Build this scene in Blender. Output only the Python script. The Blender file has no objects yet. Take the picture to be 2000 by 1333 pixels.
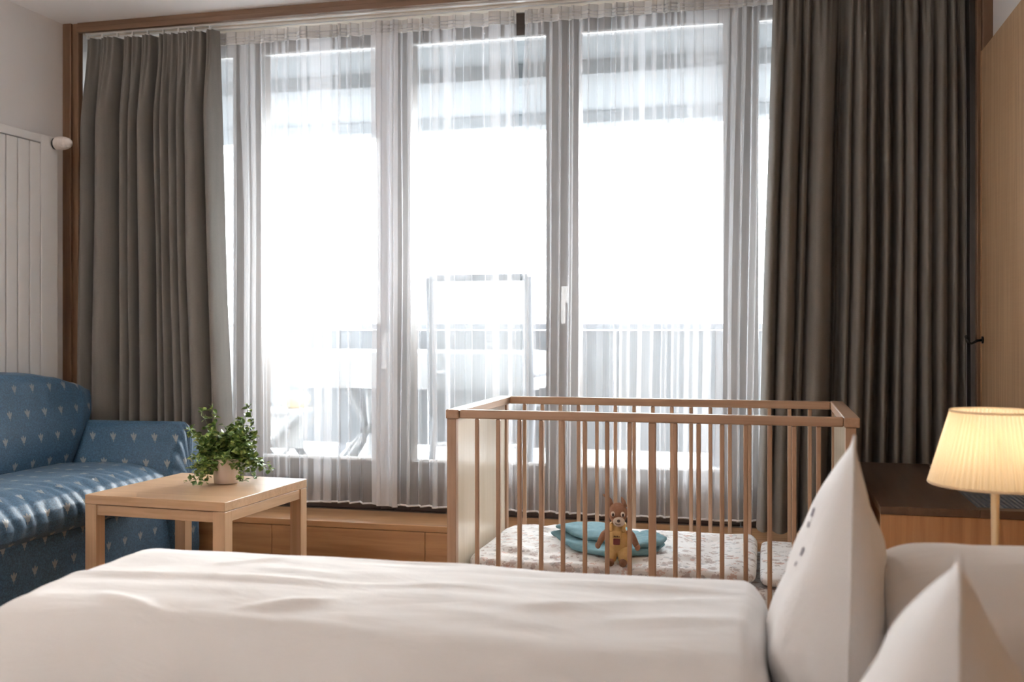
import bpy, bmesh, math, random
from mathutils import Vector, Matrix, noise

random.seed(7)
scene = bpy.context.scene
COL = scene.collection

# ------------------------------------------------------------------ camera
CAM_H = 1.05
cam_data = bpy.data.cameras.new('camera')
cam_data.sensor_width = 36.0
cam_data.lens = 36.0
cam_data.shift_y = -0.01325
cam_data.clip_start = 0.05
cam_data.dof.use_dof = True
cam_data.dof.focus_distance = 3.35
cam_data.dof.aperture_fstop = 3.4
cam = bpy.data.objects.new('camera', cam_data)
cam.location = (0, 0, CAM_H)
cam.rotation_euler = (math.pi / 2, 0, math.atan(0.25))
COL.objects.link(cam)
scene.camera = cam

# ------------------------------------------------------------------ sky, sun, exposure
world = bpy.data.worlds.new('overcast_sky')
scene.world = world
world.use_nodes = True
wn = world.node_tree.nodes
wn['Background'].inputs['Color'].default_value = (0.89, 0.945, 1.0, 1)
wn['Background'].inputs['Strength'].default_value = 9.5

sun_data = bpy.data.lights.new('hazy_sun', 'SUN')
sun_data.energy = 3.6
sun_data.angle = math.radians(25)
sun_data.color = (1.0, 0.97, 0.93)
sun = bpy.data.objects.new('hazy_sun', sun_data)
sun.rotation_euler = Vector((-0.25, -1.0, -0.27)).to_track_quat('-Z', 'Y').to_euler()
COL.objects.link(sun)

# a sampling portal in the window opening: it gives off no light of its own
pd = bpy.data.lights.new('window_portal', 'AREA')
pd.shape = 'RECTANGLE'
pd.size, pd.size_y = 3.7, 1.9
pd.cycles.is_portal = True
po = bpy.data.objects.new('window_portal', pd)
po.location = (-1.2, 4.40, 1.36)
po.rotation_euler = (-math.pi / 2, 0, 0)
COL.objects.link(po)

vs = scene.view_settings
vs.view_transform = 'Standard'
vs.look = 'None'
vs.exposure = 1.5
vs.gamma = 1.0
vs.use_curve_mapping = False
scene.cycles.max_bounces = 8
scene.cycles.adaptive_threshold = 0.03
scene.cycles.diffuse_bounces = 5
scene.cycles.transmission_bounces = 8
scene.cycles.transparent_max_bounces = 32
scene.cycles.sample_clamp_indirect = 8.0

# ------------------------------------------------------------------ materials
class NT:
    """small wrapper for building node trees"""
    def __init__(self, name):
        self.m = bpy.data.materials.new(name)
        self.m.use_nodes = True
        self.t = self.m.node_tree
        self.t.nodes.clear()
        self.out = self.n('ShaderNodeOutputMaterial')
    def n(self, typ, **kw):
        nd = self.t.nodes.new(typ)
        for k, v in kw.items():
            if k.startswith('i_'):
                nd.inputs[k[2:].replace('_', ' ')].default_value = v
            else:
                setattr(nd, k, v)
        return nd
    def l(self, a, b):
        self.t.links.new(a, b)
    def math(self, op, a, b=None, c=None):
        nd = self.n('ShaderNodeMath', operation=op)
        for i, v in enumerate((a, b, c)):
            if v is None:
                continue
            if isinstance(v, (int, float)):
                nd.inputs[i].default_value = v
            else:
                self.l(v, nd.inputs[i])
        return nd.outputs[0]
    def ramp(self, fac, stops):
        r = self.n('ShaderNodeValToRGB')
        e = r.color_ramp.elements
        while len(e) < len(stops):
            e.new(0.5)
        for el, (p, c) in zip(e, stops):
            el.position = p
            el.color = (*c, 1)
        self.l(fac, r.inputs[0])
        return r.outputs[0]
    def coords(self, kind='Object', scale=(1, 1, 1), rot=(0, 0, 0)):
        tc = self.n('ShaderNodeTexCoord')
        mp = self.n('ShaderNodeMapping')
        mp.inputs['Scale'].default_value = scale
        mp.inputs['Rotation'].default_value = rot
        self.l(tc.outputs[kind], mp.inputs[0])
        return mp.outputs[0]
    def noise(self, vec, scale=5, detail=4, rough=0.5, dist=0.0):
        nd = self.n('ShaderNodeTexNoise')
        nd.inputs['Scale'].default_value = scale
        nd.inputs['Detail'].default_value = detail
        nd.inputs['Roughness'].default_value = rough
        nd.inputs['Distortion'].default_value = dist
        self.l(vec, nd.inputs['Vector'])
        return nd.outputs['Fac']
    def bsdf(self, color, rough=0.6, metallic=0.0, bump=None, strength=0.2, dist=0.002, **kw):
        b = self.n('ShaderNodeBsdfPrincipled')
        if isinstance(color, tuple):
            b.inputs['Base Color'].default_value = (*color, 1)
        else:
            self.l(color, b.inputs['Base Color'])
        b.inputs['Roughness'].default_value = rough
        b.inputs['Metallic'].default_value = metallic
        for k, v in kw.items():
            b.inputs[k].default_value = v
        if bump is not None:
            bp = self.n('ShaderNodeBump')
            bp.inputs['Strength'].default_value = strength
            bp.inputs['Distance'].default_value = dist
            self.l(bump, bp.inputs['Height'])
            self.l(bp.outputs[0], b.inputs['Normal'])
        return b.outputs[0]
    def done(self, shader):
        self.l(shader, self.out.inputs['Surface'])
        return self.m

def lerp(a, b, t):
    return a + (b - a) * t
def mixc(a, b, t):
    return tuple(lerp(x, y, t) for x, y in zip(a, b))

def plain(name, color, rough=0.6, metallic=0.0, var=0.06, scale=12.0, bump=0.15, **kw):
    t = NT(name)
    v = t.coords()
    f = t.noise(v, scale, 5)
    c = t.ramp(f, [(0.3, mixc(color, (0, 0, 0), var)), (0.7, mixc(color, (1, 1, 1), var * 0.5))])
    return t.done(t.bsdf(c, rough, metallic, t.noise(v, 180, 3), bump, 0.001, **kw))

def wood(name, dark, light, axis, rough=0.45, fine=38.0):
    t = NT(name)
    sc = [fine, fine, fine]
    sc['xyz'.index(axis)] = 1.6
    v = t.coords(scale=tuple(sc))
    a = t.noise(v, 1.0, 6, 0.6, 0.6)
    sc2 = [7.0, 7.0, 7.0]
    sc2['xyz'.index(axis)] = 0.7
    b = t.noise(t.coords(scale=tuple(sc2)), 1.0, 3, 0.5, 1.5)
    f = t.math('ADD', t.math('MULTIPLY', a, 0.6), t.math('MULTIPLY', b, 0.4))
    c = t.ramp(f, [(0.34, dark), (0.5, mixc(dark, light, 0.6)), (0.64, light)])
    return t.done(t.bsdf(c, rough, 0, a, 0.18, 0.001))

M = {}
OAKD, OAKL = (0.36, 0.175, 0.075), (0.56, 0.32, 0.155)
for ax in 'xyz':
    M['oak_' + ax] = wood('oak_' + ax, OAKD, OAKL, ax, 0.4)
    M['beech_' + ax] = wood('beech_' + ax, (0.36, 0.215, 0.13), (0.50, 0.325, 0.215), ax, 0.36, 55)
    M['table_' + ax] = wood('table_oak_' + ax, (0.54, 0.335, 0.19), (0.70, 0.475, 0.30), ax, 0.33, 60)
    M['trim_' + ax] = wood('trim_oak_' + ax, (0.13, 0.068, 0.036), (0.22, 0.125, 0.07), ax, 0.45)
    M['dark_' + ax] = wood('stained_wood_' + ax, (0.04, 0.026, 0.02), (0.08, 0.054, 0.042), ax, 0.4)
    M['walnut_' + ax] = wood('walnut_' + ax, (0.085, 0.05, 0.032), (0.15, 0.09, 0.058), ax, 0.28)
M['panel_pale'] = wood('pale_veneer', (0.66, 0.56, 0.43), (0.76, 0.67, 0.55), 'z', 0.22, 30)
M['wall'] = plain('wall_paint', (0.78, 0.755, 0.745), 0.9, var=0.03, scale=3)
M['ceiling'] = plain('ceiling_paint', (0.88, 0.865, 0.86), 0.95, var=0.02, scale=3)
M['radiator'] = plain('radiator_enamel', (0.82, 0.80, 0.78), 0.3, var=0.02, bump=0.03)
M['knob'] = plain('thermostat_plastic', (0.80, 0.72, 0.67), 0.35, var=0.02, bump=0.02)
M['dark_gap'] = plain('shadow_gap', (0.05, 0.05, 0.05), 0.8)
M['cream'] = plain('cream_board', (0.80, 0.71, 0.60), 0.7, var=0.03)
M['rail'] = plain('white_rail', (0.85, 0.84, 0.82), 0.3, 0.2)
M['floor'] = wood('floor_oak', (0.22, 0.12, 0.06), (0.36, 0.2, 0.1), 'x', 0.4, 20)
M['carpet'] = plain('carpet', (0.3, 0.26, 0.22), 0.95, bump=0.6)
M['metal'] = plain('brushed_metal', (0.62, 0.62, 0.64), 0.3, 0.9, var=0.03)
M['black_metal'] = plain('black_metal', (0.02, 0.02, 0.02), 0.3, 0.6)
M['brass'] = plain('cream_brass', (0.83, 0.66, 0.43), 0.3, 0.55, var=0.03)
M['pot'] = plain('glazed_pot', (0.80, 0.66, 0.58), 0.45, var=0.03, scale=30)
M['soil'] = plain('soil', (0.05, 0.035, 0.02), 0.9)
M['stem'] = plain('stem', (0.16, 0.2, 0.06), 0.7)
M['concrete'] = plain('balcony_concrete', (0.2, 0.2, 0.2), 0.85, scale=6)
M['soffit'] = plain('soffit_paint', (0.15, 0.16, 0.17), 0.8)
M['terrace'] = plain('terrace', (0.2, 0.2, 0.2), 0.95, var=0.2, scale=0.5)
M['beam'] = plain('beam_grey', (0.13, 0.137, 0.145), 0.8)
M['parapet'] = plain('parapet_grey', (0.09, 0.097, 0.107), 0.7)
M['outdoor_white'] = plain('outdoor_plastic', (0.6, 0.6, 0.61), 0.4)
M['outdoor_grey'] = plain('outdoor_frame', (0.14, 0.15, 0.17), 0.5, 0.0)
M['amber'] = plain('amber_cushion', (0.85, 0.66, 0.38), 0.85)
M['grille'] = plain('grille_alu', (0.30, 0.36, 0.42), 0.35, 0.6)

# pale textured headboard panel
t = NT('headboard_veneer')
v = t.coords(scale=(60, 60, 2.2))
a = t.noise(v, 1.0, 5, 0.6)
w = t.noise(t.coords(scale=(3, 3, 220)), 1.0, 2)
f = t.math('ADD', t.math('MULTIPLY', a, 0.9), t.math('MULTIPLY', w, 0.1))
M['headboard'] = t.done(t.bsdf(t.ramp(f, [(0.35, (0.38, 0.235, 0.125)), (0.65, (0.52, 0.34, 0.195))]), 0.5, 0, f, 0.25, 0.001))

# dense curtain cloth
t = NT('curtain_cloth')
v = t.coords(scale=(900, 900, 260))
a = t.noise(v, 1.0, 2)
b = t.noise(t.coords(scale=(40, 40, 4)), 1.0, 3)
f = t.math('ADD', t.math('MULTIPLY', a, 0.6), t.math('MULTIPLY', b, 0.4))
M['curtain'] = t.done(t.bsdf(t.ramp(f, [(0.3, (0.165, 0.151, 0.135)), (0.7, (0.235, 0.215, 0.192))]), 0.85, 0, a, 0.3, 0.001, **{'Sheen Weight': 0.15}))

def sheer(name, see, col=(0.93, 0.93, 0.955)):
    t = NT(name)
    v = t.coords(scale=(420, 420, 3))
    f = t.noise(v, 1.0, 2)
    k = t.math('ADD', t.math('MULTIPLY', f, 0.08), see - 0.04)
    tr = t.n('ShaderNodeBsdfTransparent')
    tl = t.n('ShaderNodeBsdfTranslucent')
    tl.inputs['Color'].default_value = (*col, 1)
    df = t.n('ShaderNodeBsdfDiffuse')
    df.inputs['Color'].default_value = (*col, 1)
    m1 = t.n('ShaderNodeMixShader')
    m1.inputs[0].default_value = 0.82
    t.l(tl.outputs[0], m1.inputs[1]); t.l(df.outputs[0], m1.inputs[2])
    m2 = t.n('ShaderNodeMixShader')
    t.l(k, m2.inputs[0]); t.l(m1.outputs[0], m2.inputs[1]); t.l(tr.outputs[0], m2.inputs[2])
    return t.done(m2.outputs[0])
M['sheer'] = sheer('sheer_voile', 0.715)
M['sheer_tape'] = sheer('sheer_heading', 0.30, (0.92, 0.90, 0.88))
M['sheer_hem'] = sheer('sheer_hem', 0.18)
M['mesh'] = sheer('chair_mesh', 0.30, (0.20, 0.21, 0.22))
M['sheer_side'] = sheer('sheer_side_hem', 0.36)

# window glass: thin pane
t = NT('window_glass')
tr = t.n('ShaderNodeBsdfTransparent')
tr.inputs['Color'].default_value = (0.97, 0.985, 0.98, 1)
gl = t.n('ShaderNodeBsdfGlossy')
gl.inputs['Roughness'].default_value = 0.02
fr = t.n('ShaderNodeFresnel')
fr.inputs['IOR'].default_value = 1.25
m2 = t.n('ShaderNodeMixShader')
t.l(fr.outputs[0], m2.inputs[0]); t.l(tr.outputs[0], m2.inputs[1]); t.l(gl.outputs[0], m2.inputs[2])
M['glass'] = t.done(m2.outputs[0])

# white bed linen
def linen(name, col):
    t = NT(name)
    v = t.coords(scale=(600, 600, 600))
    a = t.noise(v, 1.0, 2)
    w = t.noise(t.coords(scale=(5, 14, 8)), 1.0, 5, 0.55, 0.6)
    c = t.ramp(a, [(0.3, mixc(col, (0, 0, 0), 0.02)), (0.7, col)])
    return t.done(t.bsdf(c, 0.8, 0, w, 0.22, 0.02, **{'Sheen Weight': 0.1}))
M['linen'] = linen('white_linen', (0.88, 0.86, 0.85))
M['pillow'] = linen('pillow_linen', (0.86, 0.83, 0.815))
M['thread'] = plain('purple_thread', (0.10, 0.06, 0.10), 0.7)

# printed nursery cotton
t = NT('nursery_print')
v = t.coords(scale=(1, 1, 1))
base = (0.84, 0.83, 0.83)
cur = None
col = t.n('ShaderNodeRGB'); col.outputs[0].default_value = (*base, 1)
prev = col.outputs[0]
for sc_, thr, cl, off in ((21, 0.30, (0.30, 0.17, 0.15), 0), (27, 0.24, (0.42, 0.45, 0.48), 3.3), (17, 0.20, (0.55, 0.25, 0.17), 7.7), (33, 0.22, (0.22, 0.16, 0.16), 11.1)):
    mp = t.n('ShaderNodeMapping'); mp.inputs['Location'].default_value = (off, off * 0.7, off * 0.3)
    t.l(v, mp.inputs[0])
    vo = t.n('ShaderNodeTexVoronoi'); vo.inputs['Scale'].default_value = sc_
    t.l(mp.outputs[0], vo.inputs['Vector'])
    ns = t.noise(mp.outputs[0], 110, 3, 0.6)
    dd = t.math('ADD', vo.outputs['Distance'], t.math('MULTIPLY', t.math('SUBTRACT', ns, 0.5), 0.9))
    fac = t.math('MULTIPLY', t.math('LESS_THAN', dd, thr), 0.5)
    mx = t.n('ShaderNodeMix', data_type='RGBA')
    t.l(fac, mx.inputs['Factor']); t.l(prev, mx.inputs['A']); mx.inputs['B'].default_value = (*cl, 1)
    prev = mx.outputs['Result']
M['print'] = t.done(t.bsdf(prev, 0.85, 0, t.noise(v, 14, 4), 0.35, 0.01))

# blue satin with sparse woven tulips; UV is in metres
t = NT('blue_satin')
tc = t.n('ShaderNodeTexCoord')
sx = t.n('ShaderNodeSeparateXYZ')
t.l(tc.outputs['UV'], sx.inputs[0])
cell = 0.098
vv = t.math('DIVIDE', sx.outputs['Y'], cell)
row = t.math('FLOOR', vv)
shift = t.math('MULTIPLY', t.math('FLOORED_MODULO', row, 2.0), 0.5)
uu = t.math('ADD', t.math('DIVIDE', sx.outputs['X'], cell), shift)
px = t.math('SUBTRACT', t.math('FRACT', uu), 0.5)
py = t.math('SUBTRACT', t.math('FRACT', vv), 0.5)
mot = None
for cx, cy, ang, ra, rb in ((0, 0.02, 0, 0.045, 0.13), (0.075, 0.0, -0.5, 0.04, 0.11), (-0.075, 0.0, 0.5, 0.04, 0.11), (0, -0.11, 0, 0.07, 0.045), (0, -0.19, 0, 0.015, 0.06)):
    dx = t.math('SUBTRACT', px, cx); dy = t.math('SUBTRACT', py, cy)
    ca, sa = math.cos(ang), math.sin(ang)
    ex = t.math('DIVIDE', t.math('ADD', t.math('MULTIPLY', dx, ca), t.math('MULTIPLY', dy, sa)), ra)
    ey = t.math('DIVIDE', t.math('SUBTRACT', t.math('MULTIPLY', dy, ca), t.math('MULTIPLY', dx, sa)), rb)
    inside = t.math('LESS_THAN', t.math('ADD', t.math('MULTIPLY', ex, ex), t.math('MULTIPLY', ey, ey)), 1.0)
    mot = inside if mot is None else t.math('MAXIMUM', mot, inside)
ov = t.coords(scale=(1, 1, 1))
mott = t.noise(ov, 190, 2, 0.6)
blue = t.ramp(mott, [(0.35, (0.016, 0.05, 0.095)), (0.68, (0.043, 0.12, 0.21))])
mx = t.n('ShaderNodeMix', data_type='RGBA')
t.l(t.math('MULTIPLY', mot, 0.4), mx.inputs['Factor']); t.l(blue, mx.inputs['A']); mx.inputs['B'].default_value = (0.50, 0.45, 0.36, 1)
M['satin'] = t.done(t.bsdf(mx.outputs['Result'], 0.56, 0, t.noise(ov, 30, 4), 0.25, 0.004, **{'Sheen Weight': 0.1, 'Specular IOR Level': 0.5}))

# leaves
t = NT('leaf')
oi = t.noise(t.coords(), 55, 2)
M['leaf'] = t.done(t.bsdf(t.ramp(oi, [(0.32, (0.05, 0.11, 0.025)), (0.5, (0.16, 0.27, 0.06)), (0.66, (0.46, 0.52, 0.16))]), 0.4))
M['teal'] = plain('teal_fleece', (0.13, 0.29, 0.35), 0.95, var=0.1, scale=60, bump=0.5)
M['plush_brown'] = plain('plush_brown', (0.34, 0.165, 0.095), 0.95, var=0.12, scale=90, bump=0.8)
M['plush_dark'] = plain('plush_dark', (0.055, 0.035, 0.03), 0.8)
M['plush_cream'] = plain('plush_cream', (0.80, 0.72, 0.64), 0.95, bump=0.6)
M['plush_yellow'] = plain('plush_yellow', (0.74, 0.50, 0.20), 0.9, var=0.1, scale=70, bump=0.5)
M['plush_red'] = plain('plush_red', (0.20, 0.035, 0.03), 0.9)

# lamp shade cloth (thin, lets the bulb's light through)
t = NT('shade_cloth')
tl = t.n('ShaderNodeBsdfTranslucent'); tl.inputs['Color'].default_value = (0.94, 0.84, 0.66, 1)
df = t.n('ShaderNodeBsdfDiffuse'); df.inputs['Color'].default_value = (0.88, 0.80, 0.68, 1)
m1 = t.n('ShaderNodeMixShader'); m1.inputs[0].default_value = 0.5
t.l(tl.outputs[0], m1.inputs[1]); t.l(df.outputs[0], m1.inputs[2])
M['shade'] = t.done(m1.outputs[0])
t = NT('bulb_glow')
em = t.n('ShaderNodeEmission'); em.inputs['Color'].default_value = (1.0, 0.78, 0.52, 1); em.inputs['Strength'].default_value = 13.0
M['bulb'] = t.done(em.outputs[0])

t = NT('added_fill_glow')
em = t.n('ShaderNodeEmission'); em.inputs['Color'].default_value = (1.0, 0.92, 0.85, 1); em.inputs['Strength'].default_value = 170.0  # emitter of the added fill light beside the left wall
M['fill_glow'] = t.done(em.outputs[0])

# ------------------------------------------------------------------ builders
def link(name, me, mat, parent=None, smooth=False):
    if smooth:
        for p in me.polygons:
            p.use_smooth = True
    me.materials.append(M[mat] if isinstance(mat, str) else mat)
    o = bpy.data.objects.new(name, me)
    COL.objects.link(o)
    if parent is not None:
        o.parent = parent
        off = Vector((0, 0, 0))
        p = parent
        while p is not None:
            off += Vector(p.location) if p.type == 'EMPTY' else Vector((0, 0, 0))
            p = p.parent
        if parent.type == 'EMPTY':
            o.matrix_parent_inverse = Matrix.Translation(-off)
    return o

def tag(o, label=None, cat=None, group=None, kind=None):
    for k, v in (('label', label), ('category', cat), ('group', group), ('kind', kind)):
        if v is not None:
            o[k] = v
    return o

def thing(name, label, cat, loc, group=None, kind=None):
    o = bpy.data.objects.new(name, None)
    o.location = loc
    o.empty_display_size = 0.05
    COL.objects.link(o)
    return tag(o, label, cat, group, kind)

def to_mesh(bm, name):
    bmesh.ops.recalc_face_normals(bm, faces=bm.faces)
    me = bpy.data.meshes.new(name)
    bm.to_mesh(me)
    bm.free()
    return me

def box_bm(lo, hi, bev=0.0, seg=2, rot=0.0, pivot=None):
    bm = bmesh.new()
    bmesh.ops.create_cube(bm, size=1)
    for v in bm.verts:
        v.co = Vector([lerp(lo[i], hi[i], v.co[i] + 0.5) for i in range(3)])
    if bev:
        bmesh.ops.bevel(bm, geom=list(bm.edges), offset=bev, segments=seg, affect='EDGES', profile=0.5)
    if rot:
        pv = Vector(pivot if pivot else (0, 0, 0))
        R = Matrix.Translation(pv) @ Matrix.Rotation(rot, 4, 'Z') @ Matrix.Translation(-pv)
        bmesh.ops.transform(bm, matrix=R, verts=bm.verts)
    return bm

def box(name, lo, hi, mat, parent=None, bev=0.0, seg=2, rot=0.0, pivot=None):
    return link(name, to_mesh(box_bm(lo, hi, bev, seg, rot, pivot), name), mat, parent)

def grid(name, fn, nu, nv, mat, parent=None, cu=False, cv=False, uv=None, caps=False, smooth=True):
    """surface of fn(u, v), u and v in 0..1; uv(u, v, co) gives texture coordinates in metres"""
    verts, faces, par = [], [], []
    mu, mv = (nu if cu else nu + 1), (nv if cv else nv + 1)
    for j in range(mv):
        for i in range(mu):
            u, v = i / nu, j / nv
            verts.append(fn(u, v)); par.append((u, v))
    for j in range(nv):
        for i in range(nu):
            a = j * mu + i; b = j * mu + (i + 1) % mu
            c = ((j + 1) % mv) * mu + (i + 1) % mu; d = ((j + 1) % mv) * mu + i
            faces.append((a, b, c, d))
    if caps and cu:
        faces.append(tuple(range(mu))[::-1]); faces.append(tuple(range(nv * mu, nv * mu + mu)))
    me = bpy.data.meshes.new(name)
    me.from_pydata([tuple(p) for p in verts], [], faces)
    me.update()
    if uv:
        ul = me.uv_layers.new(name='UVMap')
        for lp in me.loops:
            ul.data[lp.index].uv = uv(*par[lp.vertex_index], me.vertices[lp.vertex_index].co)
    return link(name, me, mat, parent, smooth)

def lathe(name, prof, mat, parent, center, n=32, mod=None):
    cx, cy, cz = center
    k = len(prof) - 1
    def fn(u, v):
        r, z = prof[round(v * k)]
        a = 2 * math.pi * u
        if mod:
            r = mod(a, r, z)
        return (cx + r * math.cos(a), cy + r * math.sin(a), cz + z)
    return grid(name, fn, n, k, mat, parent, cu=True, caps=True)

def tube(name, pts, r, mat, parent=None, n=8):
    """round bar along a polyline; r is a number or one radius per point"""
    P = [Vector(p) for p in pts]
    rr = r if isinstance(r, (list, tuple)) else [r] * len(P)
    verts, faces = [], []
    up = Vector((0, 0, 1))
    for i, p in enumerate(P):
        d = (P[min(i + 1, len(P) - 1)] - P[max(i - 1, 0)]).normalized()
        a = d.cross(up)
        if a.length < 1e-3:
            a = d.cross(Vector((1, 0, 0)))
        a.normalize(); b = d.cross(a)
        for k in range(n):
            th = 2 * math.pi * k / n
            verts.append(p + (a * math.cos(th) + b * math.sin(th)) * rr[i])
    for i in range(len(P) - 1):
        for k in range(n):
            faces.append((i * n + k, i * n + (k + 1) % n, (i + 1) * n + (k + 1) % n, (i + 1) * n + k))
    faces.append(tuple(range(n))[::-1]); faces.append(tuple(range((len(P) - 1) * n, len(P) * n)))
    me = bpy.data.meshes.new(name)
    me.from_pydata([tuple(v) for v in verts], [], faces)
    return link(name, me, mat, parent, True)

def ellipsoid(name, c, r, mat, parent, rot=None, n=20, fn=None):
    R = rot.to_matrix() if rot else Matrix.Identity(3)
    def f(u, v):
        a = 2 * math.pi * u; b = math.pi * (0.004 + 0.992 * v) - math.pi / 2
        p = Vector((r[0] * math.cos(b) * math.cos(a), r[1] * math.cos(b) * math.sin(a), r[2] * math.sin(b)))
        if fn:
            p = fn(p)
        return Vector(c) + R @ p
    return grid(name, f, n, n // 2 + 2, mat, parent, cu=True, caps=True)

def sstep(a, b, x):
    t_ = max(0.0, min(1.0, (x - a) / (b - a)))
    return t_ * t_ * (3 - 2 * t_)

def interp(pts, x):
    if x <= pts[0][0]:
        return pts[0][1]
    for (x0, y0), (x1, y1) in zip(pts, pts[1:]):
        if x <= x1:
            tt = (x - x0) / (x1 - x0)
            tt = tt * tt * (3 - 2 * tt) * 0.5 + tt * 0.5
            return lerp(y0, y1, tt)
    return pts[-1][1]

# ------------------------------------------------------------------ room shell
XL, XR, YB, YW, ZC = -3.096, 0.787, -1.7, 4.32, 2.424
tag(box('floor', (XL - 0.1, YB - 0.1, -0.1), (XR + 0.1, 4.0, 0), 'floor'), kind='structure')
tag(box('ceiling', (XL - 0.1, YB - 0.1, ZC), (XR + 0.1, YW + 0.1, ZC + 0.12), 'ceiling'), kind='structure')
tag(box('wall_left', (XL - 0.12, YB - 0.1, 0), (XL, YW + 0.1, ZC), 'wall'), kind='structure')
tag(box('wall_right', (XR, YB - 0.1, 0), (XR + 0.12, YW + 0.1, ZC), 'wall'), kind='structure')
tag(box('wall_back', (XL, YB - 0.12, 0), (XR, YB, ZC), 'wall'), kind='structure')

# oak step under the window, made of a top board and front boards
pl = thing('trim_1', None, None, (-1.2, 3.97, 0), kind='structure')
box('core', (XL, 4.0, 0), (XR, 4.46, 0.215), 'dark_x', pl)
box('top_board', (XL, 3.965, 0.215), (XR, 4.24, 0.24), 'oak_x', pl, 0.002)
box('sill_board', (XL, 4.24, 0.215), (XR, 4.46, 0.2398), 'dark_x', pl)
for a, b in ((-3.09, -2.045), (-2.043, -1.36), (-1.358, -0.4), (-0.398, 0.76)):
    box('front_board', (a, 3.97, 0.0), (b, 3.998, 0.213), 'oak_x', pl, 0.0015)

# corner posts
p = thing('trim_2', None, None, (-3.06, 4.02, 0.24), kind='structure')
box('post_board', (XL, 4.0, 0.24), (-3.053, 4.045, ZC), 'trim_z', p, 0.003)
box('post_rebate', (-3.053, 4.012, 0.24), (-3.022, 4.045, ZC), 'trim_z', p, 0.003)
p = thing('trim_3', None, None, (0.76, 4.02, 0.24), kind='structure')
box('post_board', (0.752, 4.0, 0.24), (XR, 4.045, ZC), 'trim_z', p, 0.003)
box('post_rebate', (0.735, 4.012, 0.24), (0.752, 4.045, ZC), 'trim_z', p, 0.003)

# pelmet along the ceiling with curtain tracks
p = thing('trim_4', None, None, (-1.2, 4.0, 2.38), kind='structure')
box('fascia', (-3.022, 4.004, 2.402), (0.735, 4.03, ZC), 'trim_x', p, 0.001)
box('lip', (-3.022, 3.996, 2.379), (0.735, 4.022, 2.402), 'trim_x', p, 0.002)
box('track_board', (-3.05, 4.03, 2.394), (0.75, 4.245, ZC), 'cream', p)
for yy in (4.068, 4.135):
    box('curtain_track', (-3.02, yy - 0.011, 2.383), (0.73, yy + 0.011, 2.394), 'rail', p, 0.002)

# wood panelling of the headboard wall
hp = thing('trim_5', None, None, (0.76, 1.2, 0), kind='structure')
box('panel_board', (0.746, YB + 0.01, 0.0), (XR - 0.001, 3.99, 2.045), 'headboard', hp)
box('panel_edge', (0.744, 3.99, 0.0), (XR - 0.001, 3.995, 2.048), 'oak_z', hp)

# ------------------------------------------------------------------ windows
BND = [-3.09, -2.324, -1.60, -0.848, -0.108, 0.78]
box_top = ZC
tag(box('wall_window', (XL, YW - 0.02, 2.40), (XR, YW + 0.13, ZC + 0.1), 'wall'), kind='structure')
for k in range(5):
    a, b = BND[k], BND[k + 1]
    w = thing('window_%d' % (k + 1), None, None, ((a + b) / 2, YW, 0.24), kind='structure')
    s = 0.071
    y0, y1 = YW - 0.05, YW + 0.05
    box('stile', (a + 0.001, y0, 0.24), (a + s, y1, 2.40), 'dark_z', w, 0.004)
    box('stile', (b - s, y0, 0.24), (b - 0.001, y1, 2.40), 'dark_z', w, 0.004)
    box('bottom_rail', (a + s, y0, 0.24), (b - s, y1, 0.455), 'dark_x', w, 0.004)
    box('top_rail', (a + s, y0, 2.308), (b - s, y1, 2.40), 'dark_x', w, 0.004)
    box('glazing_bead', (a + s, y0 + 0.012, 0.455), (b - s, y0 + 0.03, 0.468), 'rail', w, 0.002)
    box('glazing_bead', (a + s, y0 + 0.012, 2.298), (b - s, y0 + 0.03, 2.308), 'rail', w, 0.002)
    box('pane', (a + s - 0.005, YW + 0.0, 0.45), (b - s + 0.005, YW + 0.004, 2.312), 'glass', w)
    if k in (1, 2):
        hx = b - 0.035 if k == 1 else (b + 0.012 if k == 2 else b - 0.035)
        hz = 0.99 if k == 1 else 1.19
        pl_ = box('handle_plate', (hx - 0.014, y0 - 0.008, hz - 0.035), (hx + 0.014, y0, hz + 0.035), 'rail', w, 0.003)
        link('handle_lever', to_mesh(box_bm((hx - 0.009, y0 - 0.045, hz - 0.125), (hx + 0.009, y0 - 0.03, hz + 0.01), 0.006), 'handle_lever'), 'rail', pl_)
        link('handle_neck', to_mesh(box_bm((hx - 0.008, y0 - 0.04, hz - 0.008), (hx + 0.008, y0 - 0.002, hz + 0.008), 0.004), 'handle_neck'), 'rail', pl_)

# ------------------------------------------------------------------ balcony outside
tag(box('balcony_floor', (-6.5, YW + 0.1, 0.10), (3.5, 6.5, 0.22), 'concrete'), kind='structure')
sf = thing('balcony_soffit', None, None, (-1.5, 5.4, 2.36), kind='structure')
box('soffit_board', (-6.5, YW + 0.06, 2.372), (3.5, 6.35, 2.5), 'soffit', sf)
box('beam', (-6.5, 4.99, 2.30), (3.5, 5.16, 2.372), 'beam', sf, 0.004)
box('edge_beam', (-6.5, 6.18, 2.30), (3.5, 6.35, 2.372), 'soffit', sf, 0.004)
pr = thing('balcony_parapet', 'grey boarded balcony parapet with a flat handrail outside the window', 'railing', (-1.5, 6.2, 0.22))
box('handrail', (-6.4, 6.16, 1.035), (3.4, 6.29, 1.075), 'outdoor_grey', pr, 0.005)
for k in range(16):
    x0 = -6.3 + k * 0.6
    box('panel_board', (x0, 6.2, 0.30), (x0 + 0.592, 6.225, 1.033), 'parapet', pr, 0.003)
for k in range(9):
    x0 = -6.3 + k * 1.2
    box('post', (x0 - 0.03, 6.226, 0.22), (x0 + 0.03, 6.285, 1.034), 'outdoor_grey', pr)

tag(box('ground', (-60, 6.6, -6.2), (60, 120, -6.0), 'terrace'), kind='structure')

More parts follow.
